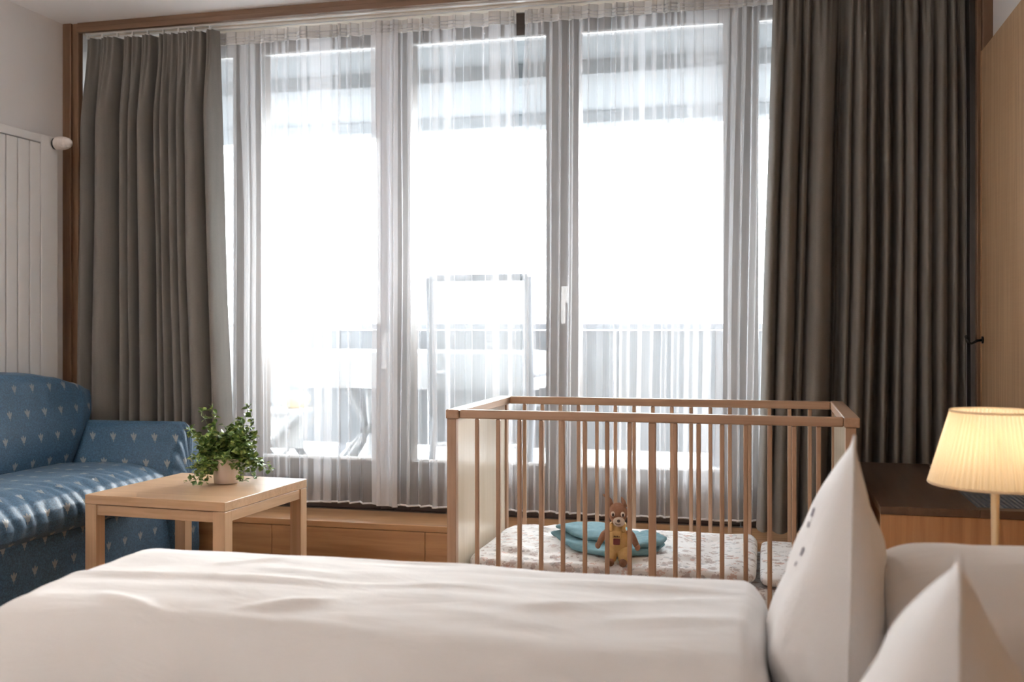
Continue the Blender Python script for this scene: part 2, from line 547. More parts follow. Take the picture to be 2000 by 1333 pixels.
# balcony table under a pale cloth
bt = thing('balcony_table', 'white pedestal table on the balcony behind the sheer curtain', 'table', (-2.3, 5.65, 0.22))
box('table_top', (-3.0, 5.3, 0.885), (-1.25, 6.0, 0.91), 'outdoor_white', bt, 0.01)
for ang in range(8):
    a = ang * math.pi / 4 + 0.2
    cx, cy = -2.22, 5.55
    tube('leg', [(cx + 0.24 * math.cos(a), cy + 0.2 * math.sin(a), 0.225), (cx + 0.06 * math.cos(a), cy + 0.06 * math.sin(a), 0.42), (cx + 0.05 * math.cos(a), cy + 0.05 * math.sin(a), 0.52), (cx + 0.26 * math.cos(a), cy + 0.22 * math.sin(a), 0.884)], 0.022, 'outdoor_white', bt)
random.seed(3)
def cloth_fn(u, v):
    # border of the table top, dropping over its edge
    a = 2 * math.pi * u
    sx_, sy_ = math.cos(a), math.sin(a)
    m = max(abs(sx_), abs(sy_))
    qx, qy = sx_ / m, sy_ / m
    if v < 0.4:
        k = v / 0.4
        return (-2.125 + 0.885 * qx * k, 5.65 + 0.36 * qy * k, 0.915)
    d = (v - 0.4) / 0.6
    wv = 0.02 * math.sin(a * 19) * d
    return (-2.125 + (0.885 + 0.02 * d + wv) * qx, 5.65 + (0.36 + 0.02 * d + wv) * qy, 0.915 - 0.20 * d)
tag(grid('tablecloth', cloth_fn, 160, 14, 'outdoor_white', None, cu=True), 'white cloth draped over the balcony table', 'tablecloth')

# high-backed garden chair seen from behind
gc = thing('garden_chair', 'high-backed grey framed garden chair with its back to the window', 'chair', (-1.45, 4.95, 0.22))
bx0, bx1, cy = -1.665, -1.12, 4.93
for xx in (bx0 + 0.02, bx1 - 0.02):
    tube('back_post', [(xx, cy, 0.60), (xx, cy - 0.03, 1.0), (xx, cy - 0.05, 1.30)], 0.022, 'outdoor_grey', gc)
    tube('leg', [(xx, cy - 0.06, 0.225), (xx, cy + 0.06, 0.66)], 0.018, 'outdoor_grey', gc)
    tube('leg', [(xx, cy + 0.46, 0.225), (xx, cy + 0.38, 0.66)], 0.018, 'outdoor_grey', gc)
    box('armrest', (xx - 0.028, cy + 0.0, 0.80), (xx + 0.028, cy + 0.30, 0.825), 'outdoor_grey', gc, 0.008)
tube('top_bar', [(bx0 + 0.02, cy - 0.05, 1.297), (bx1 - 0.02, cy - 0.05, 1.297)], 0.018, 'outdoor_grey', gc)
tube('stretcher', [(bx0 + 0.02, cy + 0.0, 0.46), (bx1 - 0.02, cy + 0.0, 0.46)], 0.012, 'outdoor_white', gc)
def sling(u, v):
    return (lerp(bx0 + 0.035, bx1 - 0.035, u), cy - 0.045 + 0.05 * (1 - v) + 0.015 * math.sin(math.pi * u), lerp(0.64, 1.28, v))
grid('back_sling', sling, 10, 12, 'mesh', gc)
box('seat', (bx0 + 0.03, cy + 0.0, 0.64), (bx1 - 0.03, cy + 0.44, 0.665), 'soffit', gc, 0.01)

# white folding chair at the left end of the table
fc = thing('folding_chair', 'white folding chair with an amber cushion left of the balcony table', 'chair', (-2.6, 5.0, 0.22))
box('seat', (-2.74, 4.86, 0.60), (-2.36, 5.22, 0.625), 'outdoor_white', fc, 0.008)
for yy in (4.87, 5.20):
    tube('leg', [(-2.76, yy, 0.70), (-2.40, yy, 0.235)], 0.022, 'parapet', fc)
    tube('leg', [(-2.36, yy, 0.62), (-2.72, yy, 0.235)], 0.018, 'outdoor_white', fc)
box('back_panel', (-2.80, 4.86, 0.64), (-2.775, 5.22, 1.05), 'outdoor_white', fc, 0.008)
box('side_panel', (-2.62, 4.885, 0.42), (-2.34, 4.90, 0.60), 'outdoor_white', fc, 0.004)
ellipsoid('cushion', (-2.43, 5.0, 0.665), (0.055, 0.13, 0.05), 'amber', fc)

# ------------------------------------------------------------------ heavy curtains
def folds_profile(bounds, depth):
    """fold boundaries in metres along the track -> function giving how far forward the cloth stands (0 crease .. 1 crest)"""
    def fn(x):
        if x <= bounds[0] or x >= bounds[-1]:
            return 0.0, 0.0
        for i in range(len(bounds) - 1):
            if x <= bounds[i + 1]:
                w_ = bounds[i + 1] - bounds[i]
                s_ = (x - bounds[i]) / w_
                return depth[i] * (max(0.0, math.sin(math.pi * s_)) ** 0.5), s_
        return 0.0, 0.0
    return fn

def heavy(name, label, bounds, top, bot, ymid, ztop, zbot, seed):
    """top, bot: (x0, x1) of the curtain at its head and hem"""
    rnd = random.Random(seed)
    x0, x1 = bounds[0], bounds[-1]
    dep = []
    for a, b in zip(bounds, bounds[1:]):
        w_ = b - a
        dep.append(min(0.115, 0.045 + 0.85 * w_) * rnd.uniform(0.8, 1.15) if w_ > 0.0265 else rnd.uniform(-0.05, -0.03))
    prof = folds_profile(bounds, dep)
    root = thing(name, label, 'curtain', ((x0 + x1) / 2, ymid, zbot))
    us = []
    for a, b in zip(bounds, bounds[1:]):
        n_ = max(5, int((b - a) / 0.0045))
        us += [lerp(a, b, i / n_) for i in range(n_)]
    us.append(x1)
    n = len(us) - 1
    off = rnd.uniform(0, 50)
    def fn(u, v):
        x = us[round(u * n)]
        z = lerp(zbot, ztop, v)
        d, s_ = prof(x)
        k = (x - x0) / (x1 - x0)
        hx = lerp(lerp(bot[0], bot[1], k), lerp(top[0], top[1], k), v)
        hd = sstep(1.0, 0.80, v)                   # the heading tape holds the folds small near the track
        pleat = 0.010 * math.sin(k * (x1 - x0) * 2 * math.pi / 0.026 + 1.5 * math.sin(k * 40)) * (1 - hd)
        drift = 0.010 * noise.noise(Vector((x * 9 + off, z * 1.1, 0))) * math.sin(math.pi * min(1, v * 1.05))
        sway = 0.012 * noise.noise(Vector((x * 3 + off, z * 0.8, 4.0)))
        return (hx + drift, ymid + 0.05 - d * lerp(0.42, 1.0, hd) * lerp(1.12, 1.0, v) + pleat + sway * hd, z)
    grid('cloth', fn, n, 46, 'curtain', root)
    box('heading_tape', (top[0] + 0.02, ymid + 0.074, ztop - 0.05), (top[1] - 0.02, ymid + 0.077, ztop - 0.004), 'curtain', root)
    m_ = int((top[1] - top[0]) / 0.075)
    for i in range(m_ + 1):
        xx = lerp(top[0] + 0.02, top[1] - 0.02, i / m_)
        box('glider', (xx - 0.004, ymid - 0.006, ztop - 0.004), (xx + 0.004, ymid + 0.006, ztop + 0.013), 'rail', root, 0.001)
    return root

LB = [-3.070, -2.993, -2.876, -2.852, -2.804, -2.765, -2.747, -2.679, -2.655, -2.619, -2.583, -2.537, -2.494, -2.392, -2.372, -2.307]
RB = [-0.01, 0.042, 0.108, 0.141, 0.236, 0.249, 0.275, 0.304, 0.358, 0.391, 0.414, 0.443, 0.46, 0.489, 0.544, 0.551, 0.6, 0.647, 0.681, 0.711, 0.728]
heavy('window_curtain', 'heavy taupe curtain drawn aside at the left end of the window behind the sofa', LB, (-3.034, -2.372), (-3.06, -2.295), 4.068, 2.372, 0.27, 11)
heavy('window_curtain', 'heavy taupe curtain drawn aside at the right end of the window beside the headboard wall', RB, (0.02, 0.728), (-0.045, 0.733), 4.068, 2.372, 0.27, 23)

# ------------------------------------------------------------------ sheer curtains
def sheer_curtain(label, xt, xb, seed, side=None, gap=0.0, ymid=4.155):
    rnd = random.Random(seed)
    root = thing('sheer_curtain', label, 'sheer curtain', ((xb[0] + xb[1]) / 2, ymid, 0.28), 'sheer curtains across the window')
    ztop, zbot = 2.374, 0.285
    phs, s_ = [], 0.0
    W = xb[1] - xb[0]
    while s_ < W:
        st = rnd.choice((0.045, 0.06, 0.075, 0.09, 0.11)) * rnd.uniform(0.85, 1.15)
        phs.append((s_, rnd.uniform(0.006, 0.024), rnd.uniform(0.3, 1.35)))
        s_ += st
    phs.append((W, 0.012, 0.5))
    n = int(W / 0.0055)
    off = rnd.uniform(0, 90)
    def locate(s):
        for i in range(len(phs) - 1):
            if s <= phs[i + 1][0] + 1e-9:
                a, b = phs[i], phs[i + 1]
                q = (s - a[0]) / max(1e-6, b[0] - a[0])
                sm = q * q * (3 - 2 * q)
                return i + q, lerp(a[1], b[1], sm), lerp(a[2], b[2], sm), b[0] - a[0]
        return len(phs) - 1.0, 0.01, 0.5, 0.06
    def pos(s, v):
        z = lerp(zbot, ztop, v)
        ph, am, ov, wd = locate(s)
        th = 2 * math.pi * ph
        low = sstep(0.95, 0.55, v)
        amp = am * lerp(0.8, 1.2, low)
        k = s / W
        x = lerp(lerp(xb[0], xb[1], k), lerp(xt[0], xt[1], k), v)
        # omega-shaped folds: the cloth doubles back on itself here and there
        x += ov * wd * 0.30 * math.sin(2 * th + 0.4) * lerp(1.0, 0.75, low)
        x += 0.012 * noise.noise(Vector((s * 6 + off, z * 0.9, 0))) * math.sin(math.pi * v)
        if gap:
            e = 1 - k if gap > 0 else k
            x += -gap * math.exp(-e * 26) * sstep(0.86, 0.97, v) * (1 if gap > 0 else 1)
        y = ymid + amp * math.sin(th) + 0.01 * noise.noise(Vector((s * 4 + off, z, 8)))
        z -= 0.012 * (noise.noise(Vector((s * 3 + off, 0, 2)))) * (1 - v)
        return (x, y, z)
    def uvf(u, v, co):
        return (u * W * 1.6, co[2])
    grid('voile', lambda u, v: pos(u * W, v), n, 30, 'sheer', root, uv=uvf)
    grid('heading', lambda u, v: tuple(Vector(pos(u * W, 0.973 + 0.027 * v)) + Vector((0, -0.003, 0))), n, 3, 'sheer_tape', root)
    for q in (0.975, 0.981, 0.988):
        tube('heading_cord', [Vector(pos(i / (n // 2) * W, q + 0.0018 * math.sin(i * 0.37))) + Vector((0, -0.006, 0)) for i in range(n // 2 + 1)], 0.0016, 'sheer_hem', root, 5)
    tube('hem', [Vector(pos(i / n * W, 0.0)) for i in range(n + 1)], 0.0042, 'sheer_hem', root, 6)
    if side:
        a, b = side
        m_ = int((b - a) / 0.0055)
        grid('side_hem', lambda u, v: tuple(Vector(pos(lerp(a, b, u) * 1.0, v)) + Vector((0, -0.004, 0))), m_, 24, 'sheer_side', root)
    return root

sheer_curtain('white sheer curtain panel hanging next to the left taupe curtain', (-2.41, -1.545), (-2.39, -1.548), 5, side=(0.735, 0.842))
sheer_curtain('narrow white sheer curtain panel in the middle, in front of the garden chair outside', (-1.55, -1.012), (-1.56, -1.0), 9, gap=0.012)
sheer_curtain('white sheer curtain panel hanging behind the cot, next to the right taupe curtain', (-0.998, 0.04), (-1.005, 0.01), 14, gap=-0.012)

# ------------------------------------------------------------------ bench with floor convector grille
bn = thing('window_bench', 'low dark-topped wooden bench with orange oak front under the right curtain', 'bench', (0.53, 3.5, 0))
box('body', (0.32, 3.02, 0.0), (0.738, 3.93, 0.535), 'oak_z', bn)
box('bench_top', (0.30, 2.985, 0.535), (0.556, 3.95, 0.557), 'walnut_y', bn, 0.002)
box('bench_top', (0.556, 2.985, 0.535), (0.742, 3.03, 0.557), 'walnut_x', bn, 0.001)
box('bench_top', (0.556, 3.915, 0.535), (0.742, 3.95, 0.557), 'walnut_x', bn, 0.001)
box('front_panel', (0.302, 2.99, 0.0), (0.742, 3.018, 0.534), 'oak_z', bn, 0.001)
g = box('grille_frame', (0.557, 3.031, 0.5355), (0.742, 3.914, 0.546), 'dark_gap', bn)
for k in range(13):
    x0 = 0.560 + k * 0.0140
    box('slat', (x0, 3.032, 0.546), (x0 + 0.0075, 3.913, 0.5585), 'grille', bn, 0.001)

# ------------------------------------------------------------------ radiator on the left wall
rd = thing('radiator', 'tall white flat-tube radiator on the left wall behind the sofa', 'radiator', (-3.06, 3.5, 0.2))
ygr = [2.94, 3.01, 3.08, 3.15, 3.22, 3.29, 3.36, 3.43, 3.50, 3.57, 3.638, 3.708, 3.777]
for a, b in zip(ygr, ygr[1:]):
    box('tube_panel', (-3.062, a + 0.0032, 0.22), (-3.03, b - 0.0032, 1.842), 'radiator', rd, 0.003)
box('end_panel', (-3.075, 3.779, 0.22), (-3.03, 3.886, 1.882), 'radiator', rd, 0.004)
box('top_rail', (-3.072, 2.94, 1.846), (-3.03, 3.778, 1.882), 'radiator', rd, 0.003)
box('groove_shade', (-3.088, 2.94, 0.2), (-3.064, 3.776, 1.84), 'dark_gap', rd)  # near-black sheet paints the shade seen in the grooves between tubes
kb = thing('thermostat_knob', 'small ribbed egg-shaped thermostat knob at the top of the radiator', 'knob', (-3.03, 3.865, 1.835))
def knob_fn(u, v):
    pr_ = [(0.0, 0.016), (0.04, 0.024), (0.1, 0.0275), (0.3, 0.029), (0.6, 0.0275), (0.8, 0.022), (0.93, 0.013), (1.0, 0.002)]
    r = interp(pr_, v)
    a = 2 * math.pi * u
    if 0.12 < v < 0.6:
        r += 0.0011 * math.sin(v * 75)
    return (-3.028 + 0.085 * v, 3.865 + r * math.cos(a), 1.855 + r * math.sin(a))
grid('knob_head', knob_fn, 28, 40, 'knob', kb, cu=True, caps=True)
tube('collar', [(-3.029, 3.865, 1.855), (-3.022, 3.865, 1.855)], 0.026, 'black_metal', kb, 24)

# ------------------------------------------------------------------ sofa
sofa = thing('sofa', 'blue satin sofa with woven tulip motifs along the left wall', 'sofa', (-2.6, 3.0, 0))
SY0, SY1 = 1.75, 3.70
def base_uv(u, v, co):
    return (co[1], co[2] + 0.03)
def rounded(lo, hi, r, disp=None, nu=60, nv=36):
    """closed rounded block as a superellipsoid-like loft along y"""
    cx, cz = (lo[0] + hi[0]) / 2, (lo[2] + hi[2]) / 2
    hx, hz = (hi[0] - lo[0]) / 2, (hi[2] - lo[2]) / 2
    def fn(u, v):
        a = 2 * math.pi * u
        c, s = math.cos(a), math.sin(a)
        e = 0.28
        x = hx * math.copysign(abs(c) ** e, c); z = hz * math.copysign(abs(s) ** e, s)
        y = lerp(lo[1], hi[1], v)
        sh = min(1.0, min(v, 1 - v) * (hi[1] - lo[1]) / r)
        k = 1 - (1 - math.sqrt(max(0, 1 - (1 - sh) ** 2))) * r / max(hx, hz) * 1.2
        p = Vector((cx + x * k, y, cz + z * k))
        return p if disp is None else disp(p, a)
    return fn
# base
box('base', (-3.0, SY0, 0.03), (-2.36, 3.88, 0.352), 'satin', sofa, 0.012)
bo = sofa.children[-1]
ul = bo.data.uv_layers.new(name='UVMap')
for lp in bo.data.loops:
    c = bo.data.vertices[lp.vertex_index].co
    ul.data[lp.index].uv = (c[1] + c[0] * 0.3, c[2])
# seat cushion with ruched front edge
def seat_fn(u, v):
    # u runs from the back of the top over the front roll down to the underside
    y = lerp(SY0, SY1, v)
    prof = [(-2.98, 0.485), (-2.80, 0.497), (-2.60, 0.507), (-2.47, 0.504), (-2.41, 0.492), (-2.36, 0.468), (-2.337, 0.435), (-2.332, 0.40), (-2.34, 0.365), (-2.36, 0.345), (-2.9, 0.340)]
    f_ = u * (len(prof) - 1); i = min(int(f_), len(prof) - 2); q = f_ - i
    x = lerp(prof[i][0], prof[i + 1][0], q); z = lerp(prof[i][1], prof[i + 1][1], q)
    edge = math.exp(-((u - 0.55) / 0.2) ** 2)
    warp = noise.noise(Vector((y * 6, u * 3, 0))) * 2.2
    r1 = abs(math.sin(y * 52 + warp)) ** 0.7 * 0.011 * edge
    r2 = noise.noise(Vector((y * 30, u * 4, 3))) * 0.005 * edge
    top = 0.006 * noise.noise(Vector((x * 7, y * 16, 1))) * sstep(0.05, 0.3, u) * sstep(0.7, 0.5, u)
    endc = sstep(SY1, SY1 - 0.10, y)
    dep = lerp(0.0, 1.0, endc)
    nx = sstep(0.35, 0.7, u)
    sag = -0.03 * (1 - dep)
    return (x + (r1 + r2) * nx - (1 - dep) * 0.03 * nx, y, z + (r1 + r2) * (1 - nx) * 0.8 + top + sag * (1 if u < 0.75 else 0))
seat_len = [0, 0.18, 0.38, 0.51, 0.58, 0.64, 0.685, 0.72, 0.757, 0.8, 1.35]
def seat_uv(u, v, co):
    f_ = u * 10; i = min(int(f_), 9)
    return (lerp(SY0, SY1, v), -lerp(seat_len[i], seat_len[i + 1], f_ - i) + 0.05)
grid('seat_cushion', seat_fn, 70, 190, 'satin', sofa, uv=seat_uv)
# backrest: arched top, leaning against the wall
def back_fn(u, v):
    y = lerp(SY0, 3.87, v)
    top = interp([(1.7, 0.89), (3.25, 0.882), (3.5, 0.866), (3.65, 0.845), (3.78, 0.815), (3.87, 0.785)], y)
    x_end = sstep(3.87, 3.80, y)
    pr_ = [(-2.80, 0.46), (-2.785, 0.54), (-2.79, 0.62), (-2.81, 0.70), (-2.835, top - 0.035), (-2.85, top - 0.008), (-2.875, top), (-2.93, top + 0.004), (-2.955, top - 0.02), (-2.97, 0.5)]
    f_ = u * (len(pr_) - 1); i = min(int(f_), len(pr_) - 2); q = f_ - i
    x = lerp(pr_[i][0], pr_[i + 1][0], q); z = lerp(pr_[i][1], pr_[i + 1][1], q)
    x = lerp(-2.89, x, 0.82 + 0.18 * x_end)
    wr = noise.noise(Vector((y * 7, z * 3, 5))) * 0.003 * (1 if u < 0.6 else 0)
    pull = 0.0022 * math.sin(y * 55 + 3 * noise.noise(Vector((y * 5, 0, 0)))) * math.exp(-((u - 0.42) / 0.12) ** 2)
    # far end follows the slope of the arm
    y2 = y - (0.16 * (1 - sstep(0.46, 0.80, z))) * sstep(3.3, 3.87, y)
    return (x + wr + pull, y2, z)
grid('backrest', back_fn, 60, 120, 'satin', sofa, uv=lambda u, v, co: (co[1], co[2] + 0.02))
def back_cap(u, v):
    a = back_fn(u, 1.0)
    c = Vector((-2.89, a[1] - 0.0, 0.60))
    return tuple(Vector(a).lerp(c, v))
grid('backrest_end', back_cap, 60, 6, 'satin', sofa, uv=lambda u, v, co: (co[0], co[2]))
# arm at the window end: sloping pad
def arm_fn(u, v):
    pr_ = [(3.66, 0.36), (3.672, 0.44), (3.69, 0.505), (3.74, 0.59), (3.785, 0.648), (3.80, 0.658), (3.82, 0.656), (3.86, 0.62), (3.91, 0.565), (3.925, 0.54), (3.925, 0.44), (3.915, 0.30), (3.90, 0.05), (3.72, 0.05)]
    n_ = len(pr_)
    f_ = (u % 1.0) * n_; i = int(f_) % n_; q = f_ - int(f_)
    y = lerp(pr_[i][0], pr_[(i + 1) % n_][0], q); z = lerp(pr_[i][1], pr_[(i + 1) % n_][1], q)
    if v < 0.88:
        k = v / 0.88
        x = lerp(-2.98, -2.372, k); sh = 1.0
    else:
        a = (v - 0.88) / 0.12 * math.pi / 2
        x = -2.372 + 0.035 * math.sin(a); sh = math.cos(a)
        cy_, cz_ = 3.82, 0.42
        m_ = 1 - (1 - sh) * 0.28 if a < 1.3 else max(0.0, 1 - (1 - sh) * 0.28 - (a - 1.3) * 2.6)
        y = lerp(cy_, y, m_); z = lerp(cz_, z, m_)
        rf = 0.006 * math.sin(u * n_ * 7 + math.sin(u * 30)) * sh
        return (x + rf, y, z)
    wr = noise.noise(Vector((x * 2.5, z * 16, y * 6))) * 0.010
    return (x, y - wr, z + wr * 0.6)
grid('armrest', arm_fn, 112, 60, 'satin', sofa, cu=True, uv=lambda u, v, co: (co[0] + co[1] * 0.8, co[2] + 0.04))

# ------------------------------------------------------------------ coffee table
ct = thing('coffee_table', 'square pale oak coffee table in front of the sofa', 'table', (-2.006, 3.35, 0))
TC, TR, TS = (-2.006, 3.350), math.radians(-3.2), 0.2785
def tbox(name, lo, hi, mat, bev=0.0015):
    return box(name, (TC[0] + lo[0], TC[1] + lo[1], lo[2]), (TC[0] + hi[0], TC[1] + hi[1], hi[2]), mat, ct, bev, 2, TR, (TC[0], TC[1], 0))
tbox('table_top', (-TS, -TS, 0.438), (TS, TS, 0.47), 'table_x', 0.002)
LG = 0.046
for sx_ in (-1, 1):
    for sy_ in (-1, 1):
        cx, cy_ = sx_ * (TS - LG / 2 - 0.0005), sy_ * (TS - LG / 2 - 0.0005)
        tbox('leg', (cx - LG / 2, cy_ - LG / 2, 0), (cx + LG / 2, cy_ + LG / 2, 0.437), 'table_z')
for s_ in (-1, 1):
    c = s_ * (TS - 0.014)
    tbox('apron', (-TS + LG + 0.001, c - 0.009, 0.400), (TS - LG - 0.001, c + 0.009, 0.436), 'table_x')
    tbox('apron', (c - 0.009, -TS + LG + 0.001, 0.400), (c + 0.009, TS - LG - 0.001, 0.436), 'table_y')

# ------------------------------------------------------------------ potted plant
PX, PY = -1.953, 3.436
pp = thing('potted_plant', 'small bushy green plant in a pale pot on the coffee table', 'plant', (PX, PY, 0.4705))
lathe('pot', [(0.0, 0.001), (0.040, 0.001), (0.045, 0.004), (0.0475, 0.03), (0.0515, 0.06), (0.0545, 0.088), (0.056, 0.092), (0.054, 0.094), (0.051, 0.09), (0.048, 0.075), (0.0, 0.075)], 'pot', pp, (PX, PY, 0.4705), 40)
rnd = random.Random(12)
lv, lf = [], []
def leaf(c, d, size, nrm):
    d = d.normalized(); s_ = d.cross(nrm).normalized(); nn = s_.cross(d)
    i0 = len(lv)
    for a, b, h in ((0, 0, 0), (0.3, 0.38, 0.08), (0.62, 0.42, 0.06), (1.0, 0, -0.12), (0.62, -0.42, 0.06), (0.3, -0.38, 0.08), (0.5, 0, -0.02)):
        lv.append(tuple(c + d * a * size + s_ * b * size + nn * h * size))
    lf.extend([(i0, i0 + 1, i0 + 6), (i0 + 1, i0 + 2, i0 + 6), (i0 + 2, i0 + 3, i0 + 6), (i0 + 3, i0 + 4, i0 + 6), (i0 + 4, i0 + 5, i0 + 6), (i0 + 5, i0, i0 + 6)])
sprigs = []
for k in range(46):
    a = rnd.uniform(0, 2 * math.pi)
    el = rnd.uniform(-0.35, 1.45)
    L = rnd.uniform(0.07, 0.105) * (1.0 if el > 0.3 else 1.05)
    sprigs.append((a, el, L))
for a, el, L in ((math.pi * 1.0, 1.05, 0.155), (2.7, 1.15, 0.15), (0.1, 0.95, 0.14), (0.3, 1.2, 0.15), (-0.1, 0.05, 0.14), (0.2, -0.1, 0.135), (math.pi, 0.1, 0.125), (3.4, -0.35, 0.12), (2.9, 0.5, 0.14), (3.6, 0.7, 0.14), (-0.3, 0.5, 0.12)):
    sprigs.append((a, el, L))
sp = None
for a, el, L in sprigs:
    base = Vector((PX + 0.025 * math.cos(a), PY + 0.025 * math.sin(a), 0.47 + 0.085))
    d = Vector((math.cos(a) * math.cos(el), math.sin(a) * math.cos(el), math.sin(el) + 0.35))
    pts = []
    for i in range(7):
        q = i / 6
        pts.append(base + d * L * q + Vector((0, 0, -0.05 * q * q * (1.2 - el))))
    tube('stem', [tuple(p_) for p_ in pts[::2]], 0.0011, 'stem', pp, 4)
    for i in range(1, 7):
        for j in range(7):
            dd = Vector((rnd.gauss(0, 1), rnd.gauss(0, 1), rnd.gauss(0.25, 0.7)))
            leaf(pts[i] + dd * 0.003, dd, rnd.uniform(0.015, 0.026), Vector((rnd.gauss(0, .5), rnd.gauss(0, .5), 1)))
me = bpy.data.meshes.new('foliage')
me.from_pydata(lv, [], lf)
tag(link('foliage', me, 'leaf', pp, False), kind='stuff')
lathe('soil', [(0.0, 0.077), (0.047, 0.077), (0.047, 0.081), (0.0, 0.083)], 'soil', pp, (PX, PY, 0.4705), 24)

# ------------------------------------------------------------------ cot
ck = thing('baby_cot', 'wooden slatted baby cot standing in front of the window', 'cot', (-0.37, 3.44, 0))
CX0, CX1, CY0, CY1, CZ = -0.988, 0.247, 3.10, 3.78, 0.79
for x0, x1 in ((CX0, CX0 + 0.03), (CX1 - 0.03, CX1)):
    for y0, y1 in ((CY0, CY0 + 0.028), (CY1 - 0.028, CY1)):
        box('post', (x0, y0, 0.0), (x1, y1, CZ - 0.03), 'beech_z', ck, 0.002)
    box('end_rail', (x0 - 0.004, CY0 - 0.003, CZ - 0.03), (x1 + 0.01, CY1 + 0.003, CZ), 'beech_y', ck, 0.004)
    box('end_panel', (x0 + 0.007, CY0 + 0.0285, 0.12), (x1 - 0.007, CY1 - 0.0285, CZ - 0.0305), 'panel_pale', ck, 0.001)
xb = [-0.892 + 0.0690 * i for i in range(16)]
for yy in (CY0 + 0.015, CY1 - 0.015):
    box('side_rail', (CX0 + 0.0405, yy - 0.012, CZ - 0.0285), (CX1 - 0.0345, yy + 0.012, CZ - 0.0005), 'beech_x', ck, 0.004)
    box('side_rail', (CX0 + 0.031, yy - 0.010, 0.14), (CX1 - 0.031, yy + 0.010, 0.18), 'beech_x', ck, 0.003)
bar0 = None
for yy in (CY0 + 0.015, CY1 - 0.015):
    for i, x in enumerate(xb):
        hw = 0.0115 if i == 8 and yy < 3.4 else 0.0068
        box('bar', (x - hw, yy - 0.0065, 0.181), (x + hw, yy + 0.0065, CZ - 0.029), 'beech_z', ck, 0.003)
for k in range(9):
    x = lerp(CX0 + 0.1, CX1 - 0.1, k / 8)
    box('base_slat', (x - 0.03, CY0 + 0.03, 0.145), (x + 0.03, CY1 - 0.03, 0.16), 'beech_y', ck)

# mattress with a printed sheet
def puff(lo, hi, e=0.25, bumps=0.008, sc_=9.0, seed=0, edge=0.35):
    cx, cy, cz = [(lo[i] + hi[i]) / 2 for i in range(3)]
    hx, hy, hz = [(hi[i] - lo[i]) / 2 for i in range(3)]
    def fn(u, v):
        a = 2 * math.pi * u; b = math.pi * (0.002 + 0.996 * v) - math.pi / 2
        def sp_(w_, p_):
            return math.copysign(abs(w_) ** p_, w_)
        x = sp_(math.cos(b), edge) * sp_(math.cos(a), e); y = sp_(math.cos(b), edge) * sp_(math.sin(a), e); z = sp_(math.sin(b), 0.6)
        p = Vector((cx + hx * x, cy + hy * y, cz + hz * z))
        n_ = noise.noise(Vector((p.x * sc_ + seed, p.y * sc_, p.z * 3))) + 0.5 * noise.noise(Vector((p.x * sc_ * 2.3 + seed, p.y * sc_ * 2.3, 0)))
        p.z += bumps * n_ * max(0.0, z)
        return p
    return fn
mt = tag(grid('cot_mattress', puff((-0.945, 3.135, 0.161), (0.205, 3.745, 0.262), 0.12, 0.003, 9, 3, 0.15), 72, 40, 'print', None, cu=True, caps=True), 'thin cot mattress in a white printed sheet', 'mattress')
tag(grid('cot_duvet', puff((-0.94, 3.14, 0.264), (-0.035, 3.745, 0.322), 0.16, 0.018, 8, 1, 0.3), 110, 60, 'print', None, cu=True, caps=True), 'puffy white nursery-print duvet spread over most of the cot', 'duvet')
tag(grid('cot_pillow', puff((-0.025, 3.16, 0.264), (0.205, 3.74, 0.302), 0.22, 0.004, 8, 5, 0.35), 80, 44, 'print', None, cu=True, caps=True), 'flat nursery-print pillow at the right end of the cot', 'pillow')

# folded teal blanket
bl = thing('folded_blanket', 'folded teal blanket lying on the cot duvet behind the plush toy', 'blanket', (-0.53, 3.42, 0.32))
def fold_layer(poly, z0, th, seed):
    c = Vector((sum(p_[0] for p_ in poly) / len(poly), sum(p_[1] for p_ in poly) / len(poly), 0))
    n_ = len(poly)
    def outline(u):
        f_ = u * n_; i = int(f_) % n_; q = f_ - int(f_)
        q = q * q * (3 - 2 * q) * 0.4 + q * 0.6
        return Vector((lerp(poly[i][0], poly[(i + 1) % n_][0], q), lerp(poly[i][1], poly[(i + 1) % n_][1], q), 0))
    def fn(u, v):
        o_ = outline(u)
        b = math.pi * (v - 0.5) * 0.995
        k = abs(math.cos(b)) ** 0.35
        p = c.lerp(o_, k)
        zz = z0 + th / 2 + th / 2 * math.copysign(abs(math.sin(b)) ** 0.7, math.sin(b))
        nn = noise.noise(Vector((p.x * 14 + seed, p.y * 14, 0)))
        return (p.x, p.y, zz + 0.008 * nn * (0.4 + 0.6 * v))
    return fn
grid('fold', fold_layer([(-0.735, 3.50), (-0.62, 3.28), (-0.50, 3.20), (-0.36, 3.24), (-0.33, 3.40), (-0.44, 3.58), (-0.60, 3.64)], 0.320, 0.026, 1), 70, 26, 'teal', bl, cu=True, caps=True)
grid('fold', fold_layer([(-0.72, 3.51), (-0.60, 3.34), (-0.50, 3.30), (-0.42, 3.40), (-0.48, 3.55), (-0.61, 3.62)], 0.344, 0.022, 2), 70, 26, 'teal', bl, cu=True, caps=True)
grid('fold', fold_layer([(-0.40, 3.25), (-0.335, 3.30), (-0.325, 3.42), (-0.40, 3.50), (-0.44, 3.40)], 0.342, 0.022, 4), 60, 20, 'teal', bl, cu=True, caps=True)

